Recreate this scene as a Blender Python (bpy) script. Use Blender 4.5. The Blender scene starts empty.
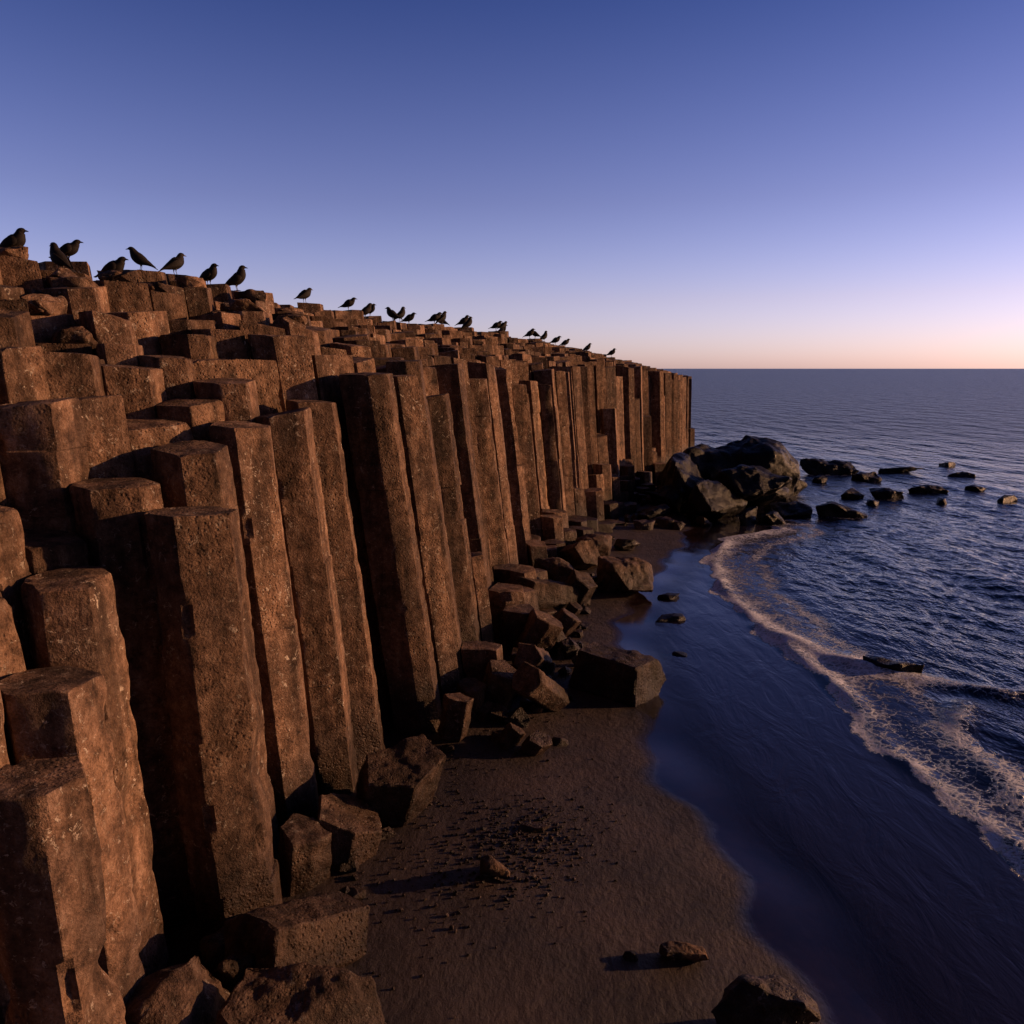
import bpy, bmesh, math, random
import numpy as np
from mathutils import Vector, Matrix, Euler, noise
random.seed(11); rng = np.random.default_rng(5)
scene = bpy.context.scene
scene.view_settings.view_transform = 'Standard'
try: scene.view_settings.look = 'None'
except Exception: pass
scene.view_settings.exposure = 0

# ---------------------------------------------------------------- layout curves (metres)
EY=[-3,0,2,4,5,5.9,6.15,6.4,8,9,10,11,14,19,23,27,33,40,45.5]
EX=[-4.3,-3.8,-3.4,-3.0,-2.9,-2.8,-2.5,-2.35,-2.15,-1.95,-1.35,-.85,-.45,.3,1.6,3.0,5.7,8.4,10.2]
RUN=3.7
def xe(y): return float(np.interp(y,EY,EX))
def edge_h(y): return float(np.interp(y,[0,4,4.8,5.3,6.2,7,8.8,10.3,20,32,45],[2.5,2.75,3.0,3.4,3.85,4.15,4.5,4.88,4.95,4.9,4.45]))
def crest_h(y): return float(np.interp(y,[0,5,7,10,17,28,36,41,45.5],[4.6,5.3,5.9,6.28,6.25,6.2,5.75,5.35,4.6]))
def lean(y): return float(np.interp(y,[0,6,8.5,10,20,30,45],[.04,.05,.08,.12,.11,.06,.02]))
AY=[-5,2,6.05,6.83,7.8,9.3,11.5,13.7,16.9,20,23,26,30,40,46,48,60]
AX=[3.0,2.85,2.75,2.7,2.5,2.25,2.15,2.25,2.95,4.3,5.5,6.3,7.2,10,11.5,-60,-400]
BP=[(8.5,-4),(6.2,2),(5.5,5),(5.2,7.4),(5.0,8.6),(4.8,9.8),(5.0,11.5),(4.9,13),(4.7,14.8),(4.65,17.7),(5.1,20.5),(6.2,23.2),(8.3,24.6)]
CP=[(4.95,14.9),(5.5,13.4),(6.3,12.5),(7.6,11.7),(9.0,11.2)]
DP=[(6.2,4),(6.1,6.5),(6.0,8.5),(6.1,10.2),(6.8,11.2)]
EP=[(7.4,5),(7.0,7.5),(7.1,9.2),(7.9,10.4)]
def seg_dist(X,Y,P):
    best=np.full(X.shape,1e9)
    for (ax,ay),(bx,by) in zip(P[:-1],P[1:]):
        vx,vy=bx-ax,by-ay; L=vx*vx+vy*vy
        t=np.clip(((X-ax)*vx+(Y-ay)*vy)/L,0,1)
        best=np.minimum(best,np.hypot(X-ax-t*vx,Y-ay-t*vy))
    return best
def sstep(a,b,x):
    t=np.clip((x-a)/(b-a),0,1); return t*t*(3-2*t)
def sand_z(X,Y):
    xa=np.interp(Y,AY,AX)
    h=.055*(xa-X)
    und=.02*np.sin(X*1.3+Y*.9)+.015*np.sin(Y*1.7-X*.6+1)+.01*np.sin(Y*3.1+X*2.3)
    return np.clip(h+und*.6,-2.0,.16)

# ---------------------------------------------------------------- node helpers
def new_mat(name):
    m=bpy.data.materials.new(name); m.use_nodes=True
    nt=m.node_tree; b=nt.nodes['Principled BSDF']; return m,nt,b
class N:
    def __init__(s,nt): s.nt=nt; s.geo=nt.nodes.new('ShaderNodeNewGeometry')
    def link(s,a,b): s.nt.links.new(a,b)
    def pos(s,scale=(1,1,1)):
        m=s.nt.nodes.new('ShaderNodeMapping'); m.inputs['Scale'].default_value=scale
        s.link(s.geo.outputs['Position'],m.inputs['Vector']); return m.outputs[0]
    def noise(s,scale,detail=5,rough=.55,vec=None,dist=0):
        n=s.nt.nodes.new('ShaderNodeTexNoise'); n.inputs['Scale'].default_value=scale
        n.inputs['Detail'].default_value=detail; n.inputs['Roughness'].default_value=rough; n.inputs['Distortion'].default_value=dist
        s.link(vec or s.geo.outputs['Position'],n.inputs['Vector']); return n.outputs['Fac']
    def vor(s,scale,feature='F1',vec=None):
        n=s.nt.nodes.new('ShaderNodeTexVoronoi'); n.feature=feature; n.inputs['Scale'].default_value=scale
        s.link(vec or s.geo.outputs['Position'],n.inputs['Vector']); return n.outputs['Distance']
    def ramp(s,fac,stops):
        r=s.nt.nodes.new('ShaderNodeValToRGB'); e=r.color_ramp.elements
        while len(e)<len(stops): e.new(.5)
        for el,(p,c) in zip(e,stops):
            el.position=p; el.color=(c,c,c,1) if isinstance(c,(int,float)) else (*c,1)
        s.link(fac,r.inputs[0]); return r.outputs[0]
    def math(s,op,a,b=0.0,c=None,clamp=False):
        n=s.nt.nodes.new('ShaderNodeMath'); n.operation=op; n.use_clamp=clamp
        for i,v in enumerate((a,b,c)):
            if v is None: continue
            if isinstance(v,(int,float)): n.inputs[i].default_value=v
            else: s.link(v,n.inputs[i])
        return n.outputs[0]
    def wsum(s,terms):
        r=None
        for v,k in terms:
            r=s.math('MULTIPLY',v,k) if r is None else s.math('MULTIPLY_ADD',v,k,r)
        return r
    def mix(s,fac,a,b,mode='MIX'):
        n=s.nt.nodes.new('ShaderNodeMix'); n.data_type='RGBA'; n.blend_type=mode
        for i,v in ((0,fac),(6,a),(7,b)):
            if isinstance(v,(int,float)): n.inputs[i].default_value=v
            elif isinstance(v,tuple): n.inputs[i].default_value=(*v,1)
            else: s.link(v,n.inputs[i])
        return n.outputs[2]
    def mapr(s,v,a,b,c=0.,d=1.):
        n=s.nt.nodes.new('ShaderNodeMapRange'); n.clamp=True
        for i,q in enumerate((a,b,c,d)): n.inputs[i+1].default_value=q
        s.link(v,n.inputs[0]); return n.outputs[0]
    def attr(s,name):
        n=s.nt.nodes.new('ShaderNodeAttribute'); n.attribute_name=name; return n.outputs['Fac']
    def bump(s,h,dist,strength=1,prev=None):
        n=s.nt.nodes.new('ShaderNodeBump'); n.inputs['Distance'].default_value=dist
        if isinstance(strength,(int,float)): n.inputs['Strength'].default_value=strength
        else: s.link(strength,n.inputs['Strength'])
        s.link(h,n.inputs['Height'])
        if prev: s.link(prev,n.inputs['Normal'])
        return n.outputs[0]
    def z(s):
        n=s.nt.nodes.new('ShaderNodeSeparateXYZ'); s.link(s.geo.outputs['Position'],n.inputs[0]); return n.outputs[2]

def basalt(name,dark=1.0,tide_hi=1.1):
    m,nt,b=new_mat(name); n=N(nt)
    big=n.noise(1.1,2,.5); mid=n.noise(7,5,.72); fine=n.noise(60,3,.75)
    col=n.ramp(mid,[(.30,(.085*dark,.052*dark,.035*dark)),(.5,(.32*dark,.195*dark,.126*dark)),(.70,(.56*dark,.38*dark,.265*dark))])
    tint=n.ramp(big,[(.3,(.50,.50,.54)),(.5,(.82,.77,.75)),(.7,(1.0,.95,.90))])
    col=n.mix(1,col,tint,'MULTIPLY')
    col=n.mix(.9,col,n.ramp(fine,[(.3,.38),(.7,1.0)]),'MULTIPLY')
    streak=n.noise(5,3,.6,n.pos((1,1,.12)))
    col=n.mix(.8,col,n.ramp(streak,[(.37,.26),(.58,1.0)]),'MULTIPLY')
    lich=n.ramp(n.noise(15,4,.78,dist=.6),[(.59,0.0),(.64,1.0)])
    lmask=n.mapr(n.noise(2.3,3,.6),.42,.58,.12,.75)
    col=n.mix(n.math('MULTIPLY',lich,lmask),col,(.54*dark,.45*dark,.36*dark))
    tone=n.mapr(n.attr('tone'),0,1,.5,1.25)
    t=nt.nodes.new('ShaderNodeCombineColor')
    for i in range(3): n.link(tone,t.inputs[i])
    col=n.mix(1,col,t.outputs[0],'MULTIPLY')
    zz=n.math('ADD',n.z(),n.math('MULTIPLY',streak,-.9))
    wet=n.mapr(zz,tide_hi-1.0,tide_hi-.35,1,0)
    col=n.mix(n.math('MULTIPLY',wet,.9),col,n.mix(1,col,(.26,.26,.29),'MULTIPLY'))
    n.link(col,b.inputs['Base Color'])
    n.link(n.mapr(wet,0,1,.88,.42),b.inputs['Roughness'])
    b.inputs['Specular IOR Level'].default_value=.18
    pits=n.ramp(n.vor(24),[(.05,0.0),(.4,1.0)])
    pm=n.mapr(big,.42,.6,.003,.018)
    h=n.wsum([(mid,.045),(fine,.013),(lich,.003)])
    h=n.math('ADD',h,n.math('MULTIPLY',pits,pm))
    n.link(n.bump(h,1.0,1.0),b.inputs['Normal'])
    return m
M_COL=basalt('basalt_columns_mat')
M_ROCK=basalt('fallen_basalt_mat',.66,.85)
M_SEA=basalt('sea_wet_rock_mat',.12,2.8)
M_PEB=basalt('pebble_mat',.8,-3)

# ---------------------------------------------------------------- mesh accumulation
def obj_from(name,verts,faces,mat,attrs=None,smooth=True,sharp=38):
    me=bpy.data.meshes.new(name); me.from_pydata(verts,[],faces); me.update()
    for k,v in (attrs or {}).items():
        a=me.attributes.new(k,'FLOAT','POINT'); a.data.foreach_set('value',np.asarray(v,dtype=np.float32))
    me.materials.append(mat)
    if smooth:
        me.polygons.foreach_set('use_smooth',[True]*len(me.polygons))
        if sharp: me.set_sharp_from_angle(angle=math.radians(sharp))
    o=bpy.data.objects.new(name,me); scene.collection.objects.link(o); return o

def clip(poly,mx,my,nx,ny):
    out=[]
    for i in range(len(poly)):
        a=poly[i]; b=poly[(i+1)%len(poly)]
        da=(a[0]-mx)*nx+(a[1]-my)*ny; db=(b[0]-mx)*nx+(b[1]-my)*ny
        if da<=0: out.append(a)
        if (da<0<db) or (db<0<da):
            t=da/(da-db); out.append((a[0]+(b[0]-a[0])*t,a[1]+(b[1]-a[1])*t))
    return out

HERO=[(-2.38,6.3,3.87),(-3.03,6.5,4.07),(-3.05,5.6,3.5),(-2.87,4.85,3.02),(-2.58,4.15,2.72),(-2.06,8.7,4.53),(-1.9,9.35,4.62),
      (-1.27,10.2,4.93),(-.93,10.85,4.9),(-2.62,7.15,4.3),(-2.35,7.9,4.45)]
SP=.58; seeds=[]
r=0; y=-4.0
while y<48:
    x0=xe(y)-8.2; off=(r%2)*SP/2
    x=math.floor(x0/SP)*SP+off
    while x<xe(y)+2.2:
        px=x+random.uniform(-.13,.13); py=y+random.uniform(-.13,.13)
        if all((px-h[0])**2+(py-h[1])**2>.45**2 for h in HERO): seeds.append((px,py,None))
        x+=SP
    y+=SP*.866; r+=1
seeds+= [h for h in HERO]
S=np.array([(s[0],s[1]) for s in seeds])
V=[];F=[];T=[]
tops=[]
def add_column(cx,cy,poly,z0,z1,ln,ds,dz,tone,rough=1.0):
    n0=len(V)
    pts=[]; corner=[]
    P=[]
    for (px,py) in poly:
        dx,dy=px-cx,py-cy; L=math.hypot(dx,dy); f=(L-.016)/L; P.append(Vector((cx+dx*f,cy+dy*f)))
    changed=True
    while changed and len(P)>4:
        changed=False
        L=[(P[i]-P[i-1]).length for i in range(len(P))]
        k=int(np.argmin(L))
        if L[k]<.22:
            mp=(P[k]+P[k-1])*.5; P[k]=mp; P.pop(k-1 if k>0 else len(P)-1); changed=True
    K=len(P); rr=random.uniform(.003,.007)
    hi=ds<.3
    for i in range(K):
        p=P[i];a=P[i-1];b=P[(i+1)%K]
        p1=p+(a-p).normalized()*rr; p2=p+(b-p).normalized()*rr
        pts.append(p1);corner.append(1)
        pts.append(p2);corner.append(1)
        q=b+(p-b).normalized()*rr; L=(q-p2).length; m=int(L/ds)
        for j in range(1,m+1):
            t=j/(m+1); pts.append(p2.lerp(q,t)); corner.append(0)
    zs=list(np.arange(z0,z1-.08,dz))
    joints=[]
    zj=z0+random.uniform(.2,.9)
    while zj<z1-.3:
        joints.append(zj); zj+=random.uniform(.5,1.9)
    lv=[(z,0.) for z in zs]
    for zj in joints: lv+= [(zj-.008,0.),(zj,.007),(zj+.008,0.)]
    lv+=[(z1-.03,0.),(z1-.008,.002),(z1-.001,.008)]
    lv.sort()
    tl=.07 if cy<13 else .05
    tx,ty=random.gauss(0,tl),random.gauss(0,tl)
    sh=[(random.gauss(0,.009),random.gauss(0,.009)) for _ in range(len(joints)+1)]
    ntw=len(pts)
    chipy=random.random()<.35
    def place(p,z,inset,c):
        d=Vector((p.x-cx,p.y-cy)); L=d.length; dn=d/L if L>1e-6 else Vector((0,0))
        q=Vector((p.x,p.y,z))
        if hi:
            dis=noise.fractal(q*1.6,1,2,3)*.010*rough+noise.fractal(q*9,1,2,3)*.006*rough
            dis-=c*max(0,noise.noise(q*6)-.12)*.035*rough
            if chipy or rough>1:
                dis-=c*max(0,noise.noise(q*2.4)-.18)*.14
                dis-=max(0,noise.noise(q*1.7+Vector((5,3,1)))-.27)*.14*rough
        else:
            dis=noise.noise(q*2.3)*.010-c*max(0,noise.noise(q*4))*.015
        si=sum(1 for j in joints if j<z); sx,sy=sh[si]
        zz=z
        w=max(0,1-(z1-z)/.3); zz+=w*((p.x-cx)*tx+(p.y-cy)*ty)
        if hi and w>.6: zz-=c*max(0,noise.noise(q*4+Vector((9,0,0))))*.06
        L2=dis-inset
        return (p.x+dn.x*L2+sx-ln*z,p.y+dn.y*L2+sy,zz)
    for (z,ins) in lv:
        for p,c in zip(pts,corner):
            V.append(place(p,z,ins,c)); T.append(tone)
    nl=len(lv)
    for i in range(nl-1):
        a=n0+i*ntw; b=a+ntw
        for j in range(ntw):
            k=(j+1)%ntw; F.append((a+j,a+k,b+k,b+j))
    base=n0+(nl-1)*ntw
    rings=[.8,.5,.25] if hi else [.55]
    prev=base
    for s in rings:
        st=len(V)
        for idx,p in enumerate(pts):
            bx,by,bz=V[base+idx]
            q=Vector((cx-ln*z1+(bx-(cx-ln*z1))*s,cy+(by-cy)*s,z1+(p.x-cx)*s*tx+(p.y-cy)*s*ty))
            q.z+=noise.fractal(q*3,1,2,4)*.016
            V.append(tuple(q)); T.append(tone)
        for j in range(ntw):
            k=(j+1)%ntw; F.append((prev+j,prev+k,st+k,st+j))
        prev=st
    c=len(V); V.append((cx-ln*z1,cy,z1+random.uniform(-.005,.01))); T.append(tone)
    for j in range(ntw): F.append((prev+j,prev+(j+1)%ntw,c))

for i,(sx,sy,hh) in enumerate(seeds):
    d=xe(sy)-sx
    hero=hh is not None
    if sy>45.5 or d>7.6: continue
    stub=False
    if not hero and d<0:
        if d>-1.1 and 11.2<sy<34 and random.random()<(.55 if sy<20 else .75): stub=True
        else: continue
    near=np.where((abs(S[:,0]-sx)<1.7)&(abs(S[:,1]-sy)<1.7))[0]
    poly=[(sx-1,sy-1),(sx+1,sy-1),(sx+1,sy+1),(sx-1,sy+1)]
    for k in near:
        if k==i: continue
        qx,qy=S[k]; nx,ny=qx-sx,qy-sy
        poly=clip(poly,(sx+qx)/2,(sy+qy)/2,nx,ny)
    if len(poly)<3: continue
    if hero:
        a0=random.uniform(-.22,.22)
        for a in range(6):
            an=a*math.pi/3+a0; R=.32+.03*math.sin(a*2+i); poly=clip(poly,sx+R*math.cos(an),sy+R*math.sin(an),math.cos(an),math.sin(an))
    ln=lean(sy)
    if stub:
        z1=max(.15,(1.8+.2*math.sin(sy))*(1+d/1.25)*random.uniform(.5,1.1))
        if sy>24: z1*=1.1
        z0=-.4
    elif hero: z1=hh; z0=-.4
    else:
        E,C=edge_h(sy),crest_h(sy)
        t=min(max(d/RUN,0),1)
        jt=.14 if sy<14 else .11
        z1=E+(C-E)*t**.95-max(0,d-RUN)*.10+random.uniform(-jt,jt)
        if random.random()<.12: z1-=random.uniform(.15,.4)
        if d<.55 and sy>8:
            rr_=random.random()
            if rr_<.24: z1=random.uniform(.5,2.8)
            elif rr_<.46: z1-=random.uniform(.3,1.6)
        z0=-.4 if d<1.7 else z1-1.7
    if hero or (sy<13.5 and d<1.1) or (sy<9.5 and d<2.5): ds,dz=.055,.065
    elif d<1.2 and sy<24: ds,dz=.14,.16
    else: ds,dz=.4,.45
    tone=random.random()
    add_column(sx,sy,poly,z0,z1,ln,ds,dz,tone,1.9 if sy<5.8 else 1.0)
    tops.append((sx-ln*z1,sy,z1))
obj_from('basalt_column_cliff',V,F,M_COL,{'tone':T},True,22)
TP=np.array(tops)
def top_at(x,y):
    k=int(np.argmin((TP[:,0]-x)**2+(TP[:,1]-y)**2)); return tops[k]
def ridge_at(ratio,y0,y1,tol=.018):
    az=TP[:,0]/TP[:,1]; ok=np.where((abs(az-ratio)<tol)&(TP[:,1]>y0)&(TP[:,1]<y1))[0]
    if len(ok)==0: ok=np.where((abs(az-ratio)<.04)&(TP[:,1]>y0-1)&(TP[:,1]<y1+2))[0]
    if len(ok)==0: return None
    sc=(TP[ok,2]-5)/TP[ok,1]; return tops[int(ok[np.argmax(sc)])]

# ---------------------------------------------------------------- rocks
def refine(bm,target,maxit=6):
    for _ in range(maxit):
        es=[e for e in bm.edges if e.calc_length()>target]
        if not es: break
        bmesh.ops.subdivide_edges(bm,edges=es,cuts=1)
        bmesh.ops.triangulate(bm,faces=bm.faces[:])
def rock_bm(kind,w,dp,h,seed,rot,res=.06):
    rd=random.Random(seed); bm=bmesh.new()
    if kind=='hex':
        K=rd.choice([5,6,6]); pts=[]
        for s in (-.5,.5):
            tl=(rd.uniform(-.25,.25),rd.uniform(-.25,.25))
            for i in range(K):
                a=2*math.pi*i/K+.35*math.sin(seed+i*2.1)*.5
                rr=.5*(1+.10*math.sin(seed*1.7+i*3.3))
                x,y=math.cos(a)*rr*w,math.sin(a)*rr*dp
                pts.append((x,y,s*h+tl[0]*x+tl[1]*y))
    else:
        pts=[]
        for i in range(20 if kind=='mass' else 14):
            v=Vector((rd.gauss(0,1),rd.gauss(0,1),rd.gauss(0,1))).normalized()
            m=max(abs(v.x),abs(v.y),abs(v.z)); v=v.lerp(v/m,.6)
            pts.append((v.x*w*.5,v.y*dp*.5,v.z*h*.5))
    for p in pts: bm.verts.new(p)
    bmesh.ops.convex_hull(bm,input=bm.verts[:])
    for v in [v for v in bm.verts if not v.link_faces]: bm.verts.remove(v)
    bmesh.ops.dissolve_limit(bm,angle_limit=math.radians(8),verts=bm.verts[:],edges=bm.edges[:])
    sz=min(w,dp,h)
    bmesh.ops.bevel(bm,geom=bm.edges[:],offset=.025*sz,segments=1,affect='EDGES',profile=.5)
    bmesh.ops.triangulate(bm,faces=bm.faces[:])
    refine(bm,max(res,sz*.05))
    bm.normal_update()
    off=Vector((seed*1.37,seed*.71,seed*2.3))
    mv=[]; amp={'hex':.05,'ang':.10,'mass':.07}[kind]
    for v in bm.verts:
        q=v.co+off
        a=noise.fractal(q*(1.6/max(sz,.3)),1,2,4)*amp*sz+noise.fractal(q*9,1,2,3)*.012*min(1,sz*2)
        if kind=='mass': a+=.035*sz*noise.fractal(q*2.2,1,2,2)
        mv.append(v.co+v.normal*a)
    for v,c in zip(bm.verts,mv): v.co=c
    bm.transform(Euler(rot).to_matrix().to_4x4())
    zmin=min(v.co.z for v in bm.verts)
    for v in bm.verts: v.co.z-=zmin
    return bm
def add_rock(name,kind,x,y,w,dp,h,seed,rot=(0,0,0),mat=None,sink=.06,zb=None,res=.06):
    bm=rock_bm(kind,w,dp,h,seed,rot,res)
    me=bpy.data.meshes.new(name); bm.to_mesh(me); n=len(bm.verts); bm.free()
    a=me.attributes.new('tone','FLOAT','POINT'); a.data.foreach_set('value',np.full(n,(seed*.37)%1,dtype=np.float32))
    me.materials.append(mat or M_ROCK)
    me.polygons.foreach_set('use_smooth',[True]*len(me.polygons)); me.set_sharp_from_angle(angle=math.radians(28))
    o=bpy.data.objects.new(name,me); scene.collection.objects.link(o)
    if zb is None: zb=float(sand_z(np.array([x]),np.array([y]))[0])
    o.location=(x,y,max(zb,-.10)-sink); return o
FB='fallen_basalt_block'
add_rock(FB,'hex',-1.25,8.1,.98,.85,.68,3,(.3,.2,.3),res=.04)
add_rock(FB,'hex',-1.68,7.4,.9,.7,.42,7,(.12,.18,.9),res=.04)
add_rock(FB,'hex',-2.0,6.9,.5,.5,.55,12,(.1,.1,.2),res=.04)
add_rock(FB,'hex',-1.75,5.8,.72,.62,.95,17,(1.25,.1,-.75),res=.035,sink=.18)
add_rock('boulder','ang',-1.5,4.95,1.2,.8,.66,23,(.1,.1,.3),res=.03)
add_rock('boulder','ang',-2.5,4.95,.9,.8,.75,29,(.2,0,.8),res=.03)
add_rock('boulder','ang',-2.1,5.45,.6,.5,.45,30,(.2,.3,1.8),res=.03)
add_rock('boulder','ang',-2.35,5.75,.45,.4,.35,33,(.2,.3,.8),res=.035)
add_rock('boulder','ang',1.85,5.15,.8,.6,.5,31,(0,.1,.5),res=.025)
add_rock('boulder','ang',1.45,5.95,.40,.26,.18,36,(0,.1,.2),res=.02,mat=M_PEB)
add_rock('boulder','ang',1.0,5.95,.13,.1,.12,38,res=.02)
add_rock('boulder','ang',-.17,7.0,.30,.24,.24,41,(.1,.2,.5),res=.02,mat=M_PEB)
add_rock('boulder','ang',.25,7.8,.36,.16,.07,43,res=.02,sink=.02)
for a in [('hex',1.62,11.8,1.0,.9,1.15,46,(math.pi/2+.08,.25,1.0),.24),('ang',2.55,17.4,1.6,1.2,.8,51,(.1,.1,.4)),
          ('hex',.42,10.75,.45,.5,1.1,53,(.95,.1,-.6)),('hex',-.2,10.75,.55,.55,.7,57,(.3,.2,.2)),
          ('hex',.0,9.75,.3,.25,.28,59,(.2,.6,.1)),('hex',.3,9.6,.32,.3,.25,61,(.6,.2,.8)),('ang',-.15,9.9,.3,.3,.22,63,(0,0,0)),
          ('ang',.62,9.9,.26,.2,.16,64,(0,0,0)),('ang',.5,9.45,.4,.3,.08,65,(0,0,.3)),
          ('hex',-.75,9.9,.38,.38,.6,67,(.1,.15,.3)),('hex',-.6,10.5,.4,.4,.55,68,(.2,.1,.1)),
          ('ang',1.1,17.2,1.5,.9,.8,71,(.1,.2,.2)),('hex',.6,15.4,.8,.7,1.3,73,(1.3,.2,-.9)),('hex',1.35,15.9,.6,.6,.7,79,(.3,.4,.2)),
          ('hex',.45,13.2,.7,.6,.75,83,(.5,.2,.7)),('hex',.35,12.0,.5,.5,.8,89,(1.1,.1,-.4)),('hex',.9,13.9,.5,.5,.6,91,(.2,.7,.3)),
          ('ang',2.2,20.3,1.2,.9,.8,97,(0,0,.5)),('ang',3.2,21.5,.8,.6,.45,98,(0,0,.5)),('hex',1.6,18.8,.8,.7,1.0,99,(1.2,.2,.4))]:
    add_rock(FB,a[0],a[1],a[2],a[3],a[4],a[5],a[6],a[7],res=.05,sink=a[8] if len(a)>8 else .08)
SR='sea_rock'
for a in [('ang',8.1,28.0,3.3,2.6,1.9,101,(.05,.05,.2)),('ang',7.0,26.6,2.6,2.0,1.4,103,(.1,0,.5)),('mass',6.2,28.2,2.2,2.4,1.9,107,(.1,.1,.2)),
          ('mass',8.9,30.3,4.0,2.8,2.75,160,(.0,.0,.2)),('ang',9.3,29.0,1.9,1.6,1.5,114,(0,.1,.4)),('ang',5.4,27.3,1.6,1.4,1.1,111,(0,.1,.9)),('ang',9.4,27.0,1.7,1.2,.9,113,(0,0,0)),
          ('ang',4.6,25.6,1.1,.9,.7,117,(0,0,.5)),('ang',8.5,25.6,1.0,.7,.6,118,(0,0,.2)),('mass',7.2,30.0,2.4,2.2,2.2,115,(0,0,.2)),('ang',7.6,25.8,1.2,.9,.8,116,(0,0,1.2)),
          ('ang',10.9,31.6,1.8,1.1,.85,119,(0,0,.2)),('ang',11.9,33.8,1.5,1.1,.7,120,(0,0,.9)),('ang',15.2,38.0,2.8,1.6,1.0,122,(0,.1,.1)),
          ('ang',11.3,26.9,2.1,1.0,.6,123,(0,.08,.1)),('ang',16.0,35.6,1.4,.9,.6,127,(0,0,.2)),('ang',13.3,31.0,1.2,.8,.55,129,(0,.1,.2)),
          ('ang',14.6,30.8,1.5,.8,.6,131,(0,.15,0)),('ang',17.0,32.2,1.6,.7,.48,133,(0,0,0)),('ang',19.2,32.6,.9,.5,.42,138,(0,0,0)),
          ('ang',18.9,30.0,1.2,.5,.42,139,(0,0,.4)),('ang',19.0,38.5,2.4,.9,.5,141,(0,0,0)),('ang',21.0,37.0,1.2,.6,.45,143,(0,0,0)),
          ('ang',13.4,29.2,.8,.5,.42,144,(0,0,1)),('ang',16.2,29.6,.7,.4,.38,146,(0,0,1)),('ang',13.8,35.4,1.0,.7,.5,148,(0,0,1)),('ang',22.5,41,1.6,.8,.5,150,(0,0,1)),
          ('ang',3.15,15.5,.75,.4,.24,145,(0,0,.1)),('ang',3.5,17.0,.6,.4,.2,147,(0,0,.1)),('ang',3.0,13.4,.34,.26,.2,149,(0,0,.1)),
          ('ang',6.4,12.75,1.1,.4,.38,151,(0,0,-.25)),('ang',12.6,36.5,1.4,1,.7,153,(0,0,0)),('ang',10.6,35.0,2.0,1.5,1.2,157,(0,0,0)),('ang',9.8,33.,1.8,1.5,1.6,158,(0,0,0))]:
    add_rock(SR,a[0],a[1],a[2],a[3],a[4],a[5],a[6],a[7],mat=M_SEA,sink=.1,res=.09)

def merged(name,items,mat):
    VV=[];FF=[];TT=[]
    for (kind,x,y,w,dp,h,seed,rot,res) in items:
        bm=rock_bm(kind,w,dp,h,seed,rot,res); n0=len(VV)
        z=float(sand_z(np.array([x]),np.array([y]))[0])-h*.22
        bm.verts.index_update()
        for v in bm.verts: VV.append((v.co.x+x,v.co.y+y,v.co.z+z)); TT.append((seed*.37)%1)
        for f in bm.faces: FF.append(tuple(n0+v.index for v in f.verts))
        bm.free()
    return obj_from(name,VV,FF,mat,{'tone':TT},True,28)
items=[]
for i in range(120):
    y=random.choice([random.uniform(10.3,17),random.uniform(11,31)])
    x=xe(y)+random.uniform(.6,1.8)
    s=random.uniform(.1,.4)
    items.append((random.choice(['hex','ang']),x,y,s,s*random.uniform(.7,1),s*random.uniform(.5,1.1),300+i,(random.uniform(-.6,.6),random.uniform(-.6,.6),random.uniform(0,3)),.06))
for i in range(40):
    y=random.uniform(4.6,9.8); x=xe(y)+random.uniform(.35,.9); s=random.uniform(.06,.26)
    items.append(('ang',x,y,s,s*.8,s*.7,500+i,(0,0,i),.04))
for i in range(24):
    y=random.uniform(24,36); x=xe(y)+random.uniform(.6,4.5); s=random.uniform(.3,.9)
    items.append(('ang',x,y,s,s*.8,s*.6,600+i,(0,0,i),.1))
merged('rock_rubble',items,M_ROCK)
items=[]
for i in range(1200):
    if i<780:
        a=random.gauss(0,1);b=random.gauss(0,1); x=.05+a*.42+.15*b; y=7.5+b*.5
    else: y=random.uniform(5.2,13); x=xe(y)+.6+abs(random.gauss(0,1))*.9
    if x>2.2: continue
    s=abs(random.gauss(0,.013))+.012
    items.append(('ang',x,y,s*1.2,s,s*.9,700+i,(0,0,i),.05))
merged('pebbles',items,M_ROCK)

# ---------------------------------------------------------------- graded grids
def graded(lo,a,b,hi,st,g=1.09):
    mid=list(np.arange(a,b,st)); up=[];x=mid[-1];s=st
    while x<hi: s*=g; x+=s; up.append(x)
    dn=[];x=mid[0];s=st
    while x>lo: s*=g; x-=s; dn.append(x)
    return np.array(dn[::-1]+mid+up)
def grid(name,xs,ys,zf,mat,af=None):
    X,Y=np.meshgrid(xs,ys); Z=zf(X,Y); nx,ny=len(xs),len(ys)
    v=np.stack([X.ravel(),Y.ravel(),Z.ravel()],1)
    i=np.arange(nx*ny).reshape(ny,nx)
    f=np.stack([i[:-1,:-1],i[:-1,1:],i[1:,1:],i[1:,:-1]],-1).reshape(-1,4)
    me=bpy.data.meshes.new(name); me.from_pydata(v.tolist(),[],f.tolist()); me.update()
    for k,val in (af(X,Y) if af else {}).items():
        a=me.attributes.new(k,'FLOAT','POINT'); a.data.foreach_set('value',val.ravel().astype(np.float32))
    me.materials.append(mat); me.polygons.foreach_set('use_smooth',[True]*len(me.polygons))
    o=bpy.data.objects.new(name,me); scene.collection.objects.link(o); return o

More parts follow.
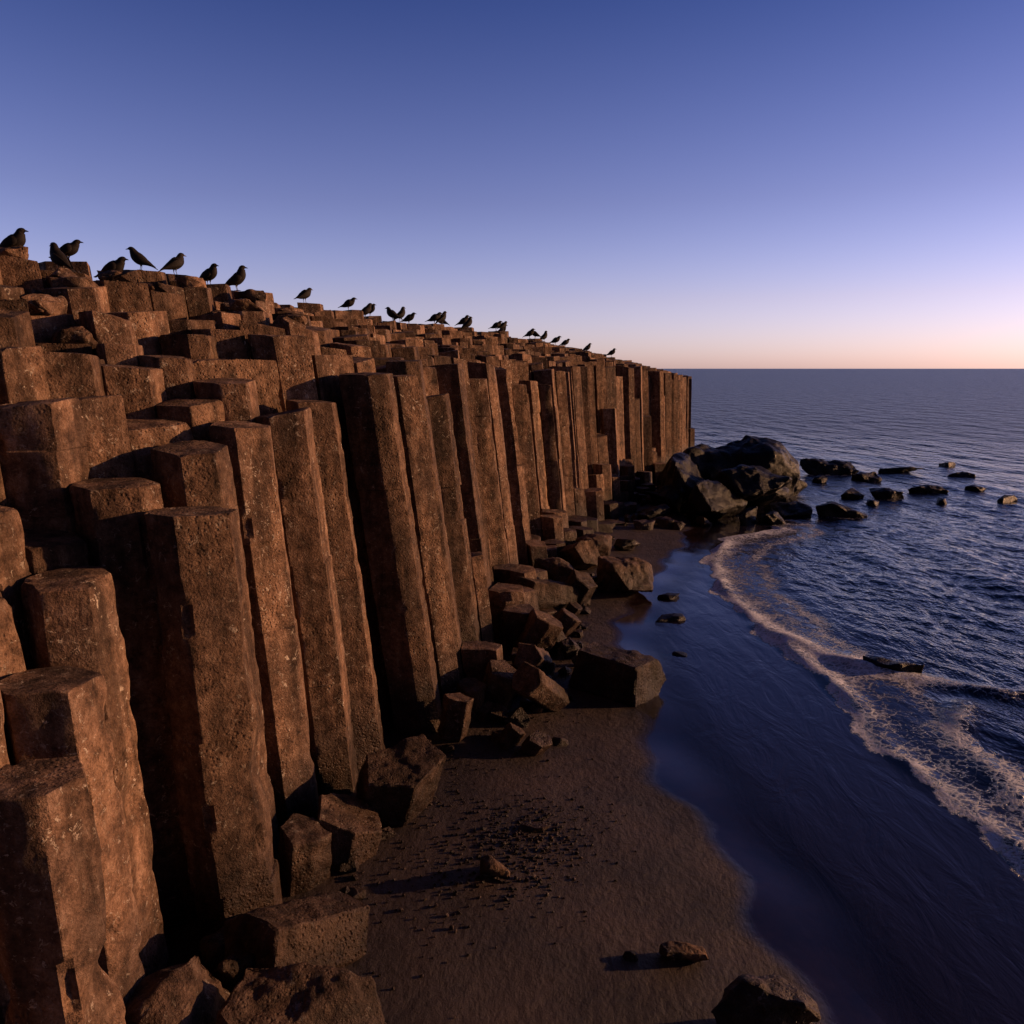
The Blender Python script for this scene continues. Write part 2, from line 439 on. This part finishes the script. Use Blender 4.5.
# sand
m,nt,b=new_mat('beach_sand_mat'); n=N(nt)
wetA=n.attr('wet')
n16=n.noise(1.6,4,.55)
wet=n.math('ADD',wetA,n.math('MULTIPLY',n.math('SUBTRACT',n16,.5),.35),clamp=True)
wet=n.ramp(wet,[(.15,0.0),(.55,1.0)])
damp=n.ramp(n.noise(.9,4,.6),[(.38,(.5,.48,.52)),(.62,(1.,1.,1.))])
n3=n.noise(3,5,.65)
col=n.ramp(n3,[(.3,(.034,.020,.016)),(.7,(.068,.041,.031))])
col=n.mix(1,col,damp,'MULTIPLY')
gr=n.noise(150,3,.85)
col=n.mix(.8,col,n.ramp(gr,[(.3,.35),(.7,1.0)]),'MULTIPLY')
spk=n.ramp(n.noise(75,2,.6),[(.68,0.0),(.72,1.0)])
col=n.mix(n.math('MULTIPLY',spk,.5),col,(.11,.075,.055))
col=n.mix(wet,col,n.mix(1,col,(.42,.36,.38),'MULTIPLY'))
n.link(col,b.inputs['Base Color'])
n.link(n.mapr(wet,0,1,.68,.12),b.inputs['Roughness'])
n.link(n.mapr(wet,0,1,.35,.6),b.inputs['Specular IOR Level'])
dry=n.mapr(wet,0,1,1,.05)
h=n.wsum([(n16,.06),(n.noise(14,4,.65,n.pos((1,.6,1))),.024),(gr,.005),(spk,.004)])
n.link(n.bump(h,1.0,dry),b.inputs['Normal'])
M_SAND=m
grid('beach_sand',graded(-6000,-3,7,6000,.09,1.12),graded(-60,3,24,6000,.1,1.1),sand_z,M_SAND,
     lambda X,Y:{'wet':sstep(-.75,.1,X-np.interp(Y,AY,AX)+.12*np.sin(Y*2.2)+.08*np.sin(Y*5+1))})

# water
waves=[]
for _ in range(60):
    lam=math.exp(rng.uniform(math.log(.3),math.log(3.2)))
    ang=math.pi+.35+rng.normal()*.6
    waves.append((lam,ang,rng.uniform(0,6.28),.025))
xs_w=graded(-6000,1.4,15,6000,.055,1.035); ys_w=graded(-60,4,27,6000,.075,1.04)
def water_z(X,Y):
    dx=np.gradient(xs_w)[None,:]+0*X; dy=np.gradient(ys_w)[:,None]+0*Y
    sp=np.maximum(dx,dy)
    xb=np.interp(Y,[p[1] for p in BP],[p[0] for p in BP])
    off=X-xb
    Z=np.zeros_like(X)
    warp=.3*np.sin(X*.37+Y*.23)+.25*np.sin(Y*.61-X*.2)
    for lam,a,ph,sl in waves:
        k=2*math.pi/lam
        s=np.sin(k*(X*math.cos(a)+Y*math.sin(a))+ph+warp*2)
        Z+=sl*lam/(2*math.pi)*(1.25-2*np.abs(s)**.8 if lam<1.6 else s)*np.exp(-(2.2*sp/lam)**2)
    chop=sstep(.2,4.5,off)
    grp=.75+.35*np.sin(X*.3+Y*.17)*np.sin(Y*.23-X*.11)
    Z=Z*chop*grp
    lum=.7+.5*np.sin(Y*2.1+X)*np.sin(Y*.9+1)
    dB=seg_dist(X,Y,BP)
    sgn=np.where(off>0,dB,-dB)
    Z+=.05*lum*np.exp(-((sgn-.22)/.16)**2)+.015*np.exp(-((sgn-.9)/.3)**2)
    Z+=.09*np.exp(-(seg_dist(X,Y,CP)/.22)**2)*(.75+.3*np.sin(Y*5))
    Z+=.07*np.exp(-(seg_dist(X,Y,DP)/.25)**2)*lum
    Z+=.06*np.exp(-(seg_dist(X,Y,EP)/.25)**2)*lum
    for q,(o1,am) in enumerate([(2.6,.04),(4.6,.05),(7.2,.05),(10.5,.05)]):
        w=np.sin(Y*.35+q*2)*.5+.25*np.sin(Y*1.1+q)
        Z+=am*np.exp(-((off-o1-w)/.35)**2)*sstep(-.2,.5,np.sin(Y*.28+q*1.9))
    return Z+.004
def water_attr(X,Y):
    wob=.10*np.sin(Y*1.9)+.07*np.sin(Y*4.3+2)+.04*np.sin(Y*9.1)
    xb=np.interp(Y,[p[1] for p in BP],[p[0] for p in BP]); off=X-xb
    dB=seg_dist(X+wob,Y,BP); sg=np.where(off+wob>0,dB,-dB)
    fo=np.exp(-((sg-.10)/.10)**2)*.65+.85*np.where(sg>0,np.exp(-(sg/.95)**2),0)
    fo+=.5*np.exp(-((sg-1.35)/.2)**2)
    fo*=.78+.5*sstep(10,13,Y)
    fo*=sstep(26.5,24.5,Y)
    fo+= .65*np.exp(-((seg_dist(X,Y,CP))/.3)**2)
    dD=seg_dist(X+wob,Y,DP); fo+=.55*np.exp(-(dD/.26)**2)
    fo+=.42*np.exp(-(seg_dist(X-wob,Y,EP)/.25)**2)
    for (rx,ry,rr) in [(8.9,26.3,2.2),(11.3,26.9,1.3),(10.9,31.5,1.5),(15.2,38,2),(14.6,30.8,1.1),(6.4,12.7,.8)]:
        fo+=.42*np.exp(-((np.hypot(X-rx,(Y-ry)*1.3)-rr*.55)/.35)**2)
    shallow=X-np.interp(Y,AY,AX)
    return {'foam':np.clip(fo,0,1.2),'chop':sstep(-.3,4.,off),'depth':sstep(-.2,1.0,shallow),
            'far':sstep(10,80,np.hypot(X,Y))}
m,nt,b=new_mat('sea_water_mat'); n=N(nt)
chop=n.attr('chop'); foam=n.attr('foam'); dep=n.attr('depth'); far=n.attr('far')
deep=n.mix(chop,(.015,.012,.021),(.004,.007,.028))
lace1=n.ramp(n.vor(7.5,'DISTANCE_TO_EDGE',None),[(.0,1.0),(.16,0.0)])
nz=n.noise(2.6,6,.78,dist=1.0); nf=n.noise(34,3,.8)
f=n.math('MULTIPLY',foam,1.4)
f=n.math('ADD',f,n.math('MULTIPLY',n.math('SUBTRACT',nz,.5),3.4))
f=n.math('ADD',f,n.math('MULTIPLY',lace1,.6))
f=n.math('ADD',f,n.math('MULTIPLY',n.math('SUBTRACT',nf,.5),2.4))
f=n.math('SUBTRACT',f,1.02)
f=n.math('MULTIPLY',f,.9,clamp=True)
f=n.math('MULTIPLY',f,n.mapr(foam,.08,.35,0,1),clamp=True)
n.link(n.mix(f,deep,(.66,.67,.72)),b.inputs['Base Color'])
rg=n.mapr(far,0,1,.07,.3)
n.link(n.math('ADD',rg,n.math('MULTIPLY',f,.6),clamp=True),b.inputs['Roughness'])
n.link(n.math('MULTIPLY',n.mapr(far,0,1,1.0,.4),n.mapr(chop,0,.35,.75,.45)),b.inputs['Specular IOR Level'])
b.inputs['IOR'].default_value=1.33
w1=n.math('MULTIPLY',n.noise(1.8,4,.62,n.pos((1,.5,1)),.3),n.mapr(chop,0,1,.004,.16))
w2=n.math('MULTIPLY',n.noise(8,3,.6,n.pos((1,.6,1)),.3),n.mapr(chop,0,1,.0012,.028))
w3=n.math('MULTIPLY',n.noise(.5,3,.6,n.pos((1,.4,1))),n.mapr(far,0,1,.0,1.6))
film=n.math('MULTIPLY',n.noise(2.4,4,.6,n.pos((1,.35,1)),1.0),n.mapr(chop,0,.4,.016,.0))
h=n.math('ADD',n.math('ADD',w1,w2),n.math('ADD',w3,film))
h=n.math('ADD',h,n.math('MULTIPLY',f,.012))
n.link(n.bump(h,1.0,1.0),b.inputs['Normal'])
tr=nt.nodes.new('ShaderNodeBsdfTransparent'); mx=nt.nodes.new('ShaderNodeMixShader')
al=n.math('MAXIMUM',dep,f); n.link(al,mx.inputs[0]); n.link(tr.outputs[0],mx.inputs[1]); n.link(b.outputs[0],mx.inputs[2])
n.link(mx.outputs[0],nt.nodes['Material Output'].inputs['Surface'])
grid('sea_water',xs_w,ys_w,water_z,m,water_attr)

# headland behind the crest
m2,nt,b=new_mat('headland_mat'); n=N(nt)
n.link(n.ramp(n.noise(2,8,.7),[(.3,(.07,.055,.04)),(.7,(.2,.15,.1))]),b.inputs['Base Color']); b.inputs['Roughness'].default_value=.9
n.link(n.bump(n.noise(3,8,.7),.2,.8),b.inputs['Normal'])
hv=[];hf=[];ys=list(np.arange(-4,45.6,.55)); off=[7.2,9,12,17,26,46,80]
for y in ys:
    for k,o in enumerate(off):
        x=xe(y)-o; z=crest_h(y)-.65-.03*o+.25*noise.noise(Vector((x*.3,y*.3,0)))
        hv.append((x,y,z))
K=len(off)
for i in range(len(ys)-1):
    for k in range(K-1): hf.append((i*K+k,(i+1)*K+k,(i+1)*K+k+1,i*K+k+1))
n0=len(hv)
for k in range(K): x=hv[(len(ys)-1)*K+k]; hv.append((x[0],x[1]+1.5,-1.))
for k in range(K-1): a=(len(ys)-1)*K+k; hf.append((a,n0+k,n0+k+1,a+1))
obj_from('headland_terrain',hv,hf,m2,None,True,None)

# rubble lying on the crest (one object)
VV=[];FF=[];TT=[]
for i in range(46):
    ra=random.uniform(-.64,-.28); t=ridge_at(ra,7.5,14)
    if t is None: continue
    k=random.uniform(1.1,2.2); px,py=t[0]+random.uniform(-.3,.3)+k*.5,t[1]-k*.7
    tt=top_at(px,py); s=random.uniform(.16,.45)
    bm=rock_bm('ang',s*1.25,s,s*.6,900+i,(0,0,i),.035); n0=len(VV); bm.verts.index_update()
    for v in bm.verts: VV.append((v.co.x+tt[0],v.co.y+tt[1],v.co.z+tt[2]-.06)); TT.append((i*.37)%1)
    for f in bm.faces: FF.append(tuple(n0+v.index for v in f.verts))
    bm.free()
obj_from('crest_rubble',VV,FF,M_COL,{'tone':TT},True,28)

# ---------------------------------------------------------------- birds
mb,nt,b=new_mat('dark_plumage'); n=N(nt)
n.link(n.ramp(n.noise(60,4,.6),[(.3,(.006,.005,.005)),(.7,(.018,.013,.011))]),b.inputs['Base Color']); b.inputs['Roughness'].default_value=.75
b.inputs['Specular IOR Level'].default_value=.2
mk,nt,b=new_mat('bird_beak_and_legs'); n=N(nt)
n.link(n.ramp(n.noise(90,2,.5),[(.3,(.02,.015,.012)),(.7,(.05,.035,.028))]),b.inputs['Base Color'])
def cat(p0,p1,p2,p3,t): return [.5*((2*b_)+(-a_+c_)*t+(2*a_-5*b_+4*c_-d_)*t*t+(-a_+3*b_-3*c_+d_)*t**3) for a_,b_,c_,d_ in zip(p0,p1,p2,p3)]
def loft(bm,pts,segs,mi,sub=4,dz=0.0,fat=1.0):
    pts=[(p[0],p[1],p[2]+dz,p[3]*fat,p[4]*fat) for p in pts]
    P=[]
    for i in range(len(pts)-1):
        a=pts[max(i-1,0)];d=pts[min(i+2,len(pts)-1)]
        for s in range(sub): P.append(cat(a,pts[i],pts[i+1],d,s/sub))
    P.append(list(pts[-1])); rings=[]
    for i,p in enumerate(P):
        a=Vector(P[max(i-1,0)][:3]);c=Vector(P[min(i+1,len(P)-1)][:3]); t=(c-a).normalized()
        side=Vector((0,1,0)); side=(side-t*side.dot(t)).normalized(); up=t.cross(side).normalized()*-1
        w=max(p[3],.0008);h=max(p[4],.0008)
        rings.append([bm.verts.new(Vector(p[:3])+side*math.cos(q)*w+up*math.sin(q)*h) for q in [2*math.pi*k/segs for k in range(segs)]])
    for r0,r1 in zip(rings[:-1],rings[1:]):
        for k in range(segs):
            f=bm.faces.new((r0[k],r0[(k+1)%segs],r1[(k+1)%segs],r1[k])); f.material_index=mi; f.smooth=True
    for rg,rv in ((rings[0],True),(rings[-1],False)):
        f=bm.faces.new(rg[::-1] if rv else rg); f.material_index=mi
def bird_mesh(v):
    bm=bmesh.new(); u=[0,.02,-.02,.035][v]
    hx=[0,.012,.02,-.01][v]; D=-.042
    loft(bm,[(-.205,0,.075-u,.022,.004),(-.15,0,.105-u*.6,.022,.009),(-.09,0,.132,.034,.03),(-.045,0,.157,.050,.052),(.0,0,.18,.058,.064),
             (.045,0,.21+u*.5,.052,.06),(.065+hx*.5,0,.248+u,.038,.043),(.077+hx,0,.277+u,.030,.032),(.100+hx,0,.285+u,.022,.022),(.115+hx,0,.283+u,.009,.010)],12,0,4,D,1.08)
    loft(bm,[(.108+hx,0,.283+u,.008,.010),(.130+hx,0,.281+u,.005,.007),(.150+hx,0,.274+u,.001,.001)],8,1,2,D)
    for s in (-1,1):
        loft(bm,[(.065,s*.038,.21+u*.4,.006,.012),(.03,s*.056,.195,.013,.042),(-.03,s*.056,.168,.013,.042),(-.09,s*.040,.138,.010,.028),(-.15,s*.020,.11-u*.4,.005,.011),(-.185,s*.01,.095-u*.6,.001,.003)],8,0,3,D)
        loft(bm,[(-.005,s*.024,.11,.020,.022),(-.008,s*.025,.07,.009,.010),(-.012,s*.026,.045,.0038,.0038),(.0,s*.027,.006,.0034,.0034)],6,1,2)
        for an in (-.45,0,.45,math.pi):
            L=.038; loft(bm,[(0,s*.027,.005,.0035,.0035),(math.cos(an)*L,s*.027+math.sin(an)*L,.003,.0015,.0015)],5,1,1)
        loft(bm,[(.094+hx,s*.0205,.291+u,.003,.003),(.098+hx,s*.0215,.291+u,.003,.003)],6,1,1,D)
    bmesh.ops.recalc_face_normals(bm,faces=bm.faces[:])
    me=bpy.data.meshes.new('perched_bird'); bm.to_mesh(me); bm.free(); me.materials.append(mb); me.materials.append(mk); return me
BM=[bird_mesh(i) for i in range(4)]
birds=[(-.600,8.3,11,0,1.3),(-.565,9,13,2.7,1.25),(-.523,9,13,.1,1.2),(-.488,8.8,12.5,-.1,1.35),(-.44,10,14,3.3,1.1),(-.40,10.3,14,.9,1.3),(-.357,11,15,-.3,1.25),(-.330,11.3,16,.1,1.35),
 (-.24,13,19,.9,1.3),(-.207,14,20,.1,1.25),(-.179,15,21,.4,1.3),(-.168,15,22,-.3,1.2),(-.14,17,24,2.9,1.4),(-.129,17,24,.8,1.3),(-.117,18,25,-.2,1.35),(-.098,19,27,.2,1.45),(-.088,19,27,.9,1.4),
 (-.074,20,28,2.8,1.4),(-.054,22,30,.2,1.45),(-.040,23,32,.6,1.4),(-.025,24,33,.1,1.4),(-.010,25,34,.8,1.4),(.006,26,35,-.3,1.45),(.027,28,37,.1,1.45),(.037,28,38,2.7,1.4),(.049,30,40,.7,1.45),(.072,32,42,0,1.5),(.081,33,43,.4,1.45),(.107,35,44,.2,1.5),(.127,36,45,-.2,1.5)]
used={}
for i,(ra,y0,y1,rz,s) in enumerate(birds):
    t=ridge_at(ra,y0,y1,.025 if i<8 else .018)
    if t is None: continue
    c=used.get(t,0); used[t]=c+1
    k=(0,.2,-.2)[min(c,2)]
    o=bpy.data.objects.new('perched_bird',BM[(i*7+i//3)%4]); scene.collection.objects.link(o)
    o.location=(t[0]+random.uniform(-.05,.05)+k,t[1]+.12*c,t[2]+.008); o.rotation_euler=(0,0,rz); o.scale=(s,s,s)

# ---------------------------------------------------------------- light, sky, camera
SUN_EL=math.radians(9.5); az=math.radians(80)   # azimuth clockwise from +Y
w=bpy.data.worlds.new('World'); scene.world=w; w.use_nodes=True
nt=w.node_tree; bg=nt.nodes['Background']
sky=nt.nodes.new('ShaderNodeTexSky'); sky.sky_type='NISHITA'; sky.sun_disc=False
sky.sun_elevation=SUN_EL; sky.sun_rotation=az; sky.altitude=0; sky.air_density=1.0; sky.dust_density=.6; sky.ozone_density=3.0
tc=nt.nodes.new('ShaderNodeTexCoord'); sx=nt.nodes.new('ShaderNodeSeparateXYZ'); nt.links.new(tc.outputs['Generated'],sx.inputs[0])
rp=nt.nodes.new('ShaderNodeValToRGB'); e=rp.color_ramp.elements
st=[(0.0,(2.55,2.05,3.3)),(.02,(2.45,1.95,3.1)),(.08,(2.35,1.58,2.25)),(.19,(1.65,1.09,1.62)),(.38,(.68,.59,1.14)),(.55,(.44,.42,.8)),(.8,(.2,.22,.42))]
while len(e)<len(st): e.new(.5)
for el,(p,c) in zip(e,st): el.position=p; el.color=(c[0]/6,c[1]/6,c[2]/6,1)
nt.links.new(sx.outputs[2],rp.inputs[0])
v1=nt.nodes.new('ShaderNodeVectorMath'); v1.operation='MULTIPLY'; nt.links.new(sky.outputs[0],v1.inputs[0]); nt.links.new(rp.outputs[0],v1.inputs[1])
# sky dimmed towards the unseen side behind the camera, to cut fill light
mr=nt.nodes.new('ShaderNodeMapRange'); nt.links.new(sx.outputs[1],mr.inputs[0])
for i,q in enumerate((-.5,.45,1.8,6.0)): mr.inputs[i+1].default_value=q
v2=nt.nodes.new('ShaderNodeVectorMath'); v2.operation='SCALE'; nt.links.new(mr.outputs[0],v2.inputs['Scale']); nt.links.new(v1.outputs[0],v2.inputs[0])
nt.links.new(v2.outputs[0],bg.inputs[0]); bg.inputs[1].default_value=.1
L=bpy.data.lights.new('sun','SUN'); L.energy=5.0; L.angle=math.radians(.5); L.color=(1,.53,.25)
lo=bpy.data.objects.new('sun',L); scene.collection.objects.link(lo)
d=Vector((math.sin(az)*math.cos(SUN_EL),math.cos(az)*math.cos(SUN_EL),math.sin(SUN_EL)))
lo.rotation_euler=d.to_track_quat('Z','Y').to_euler(); lo.location=d*30+Vector((0,0,5))
cam=bpy.data.cameras.new('camera'); cam.lens=28; cam.sensor_width=36; cam.clip_end=20000; cam.clip_start=.05
co=bpy.data.objects.new('camera',cam); scene.collection.objects.link(co); co.location=(0,0,5); co.rotation_euler=(math.radians(90-10.25),0,0)
scene.camera=co
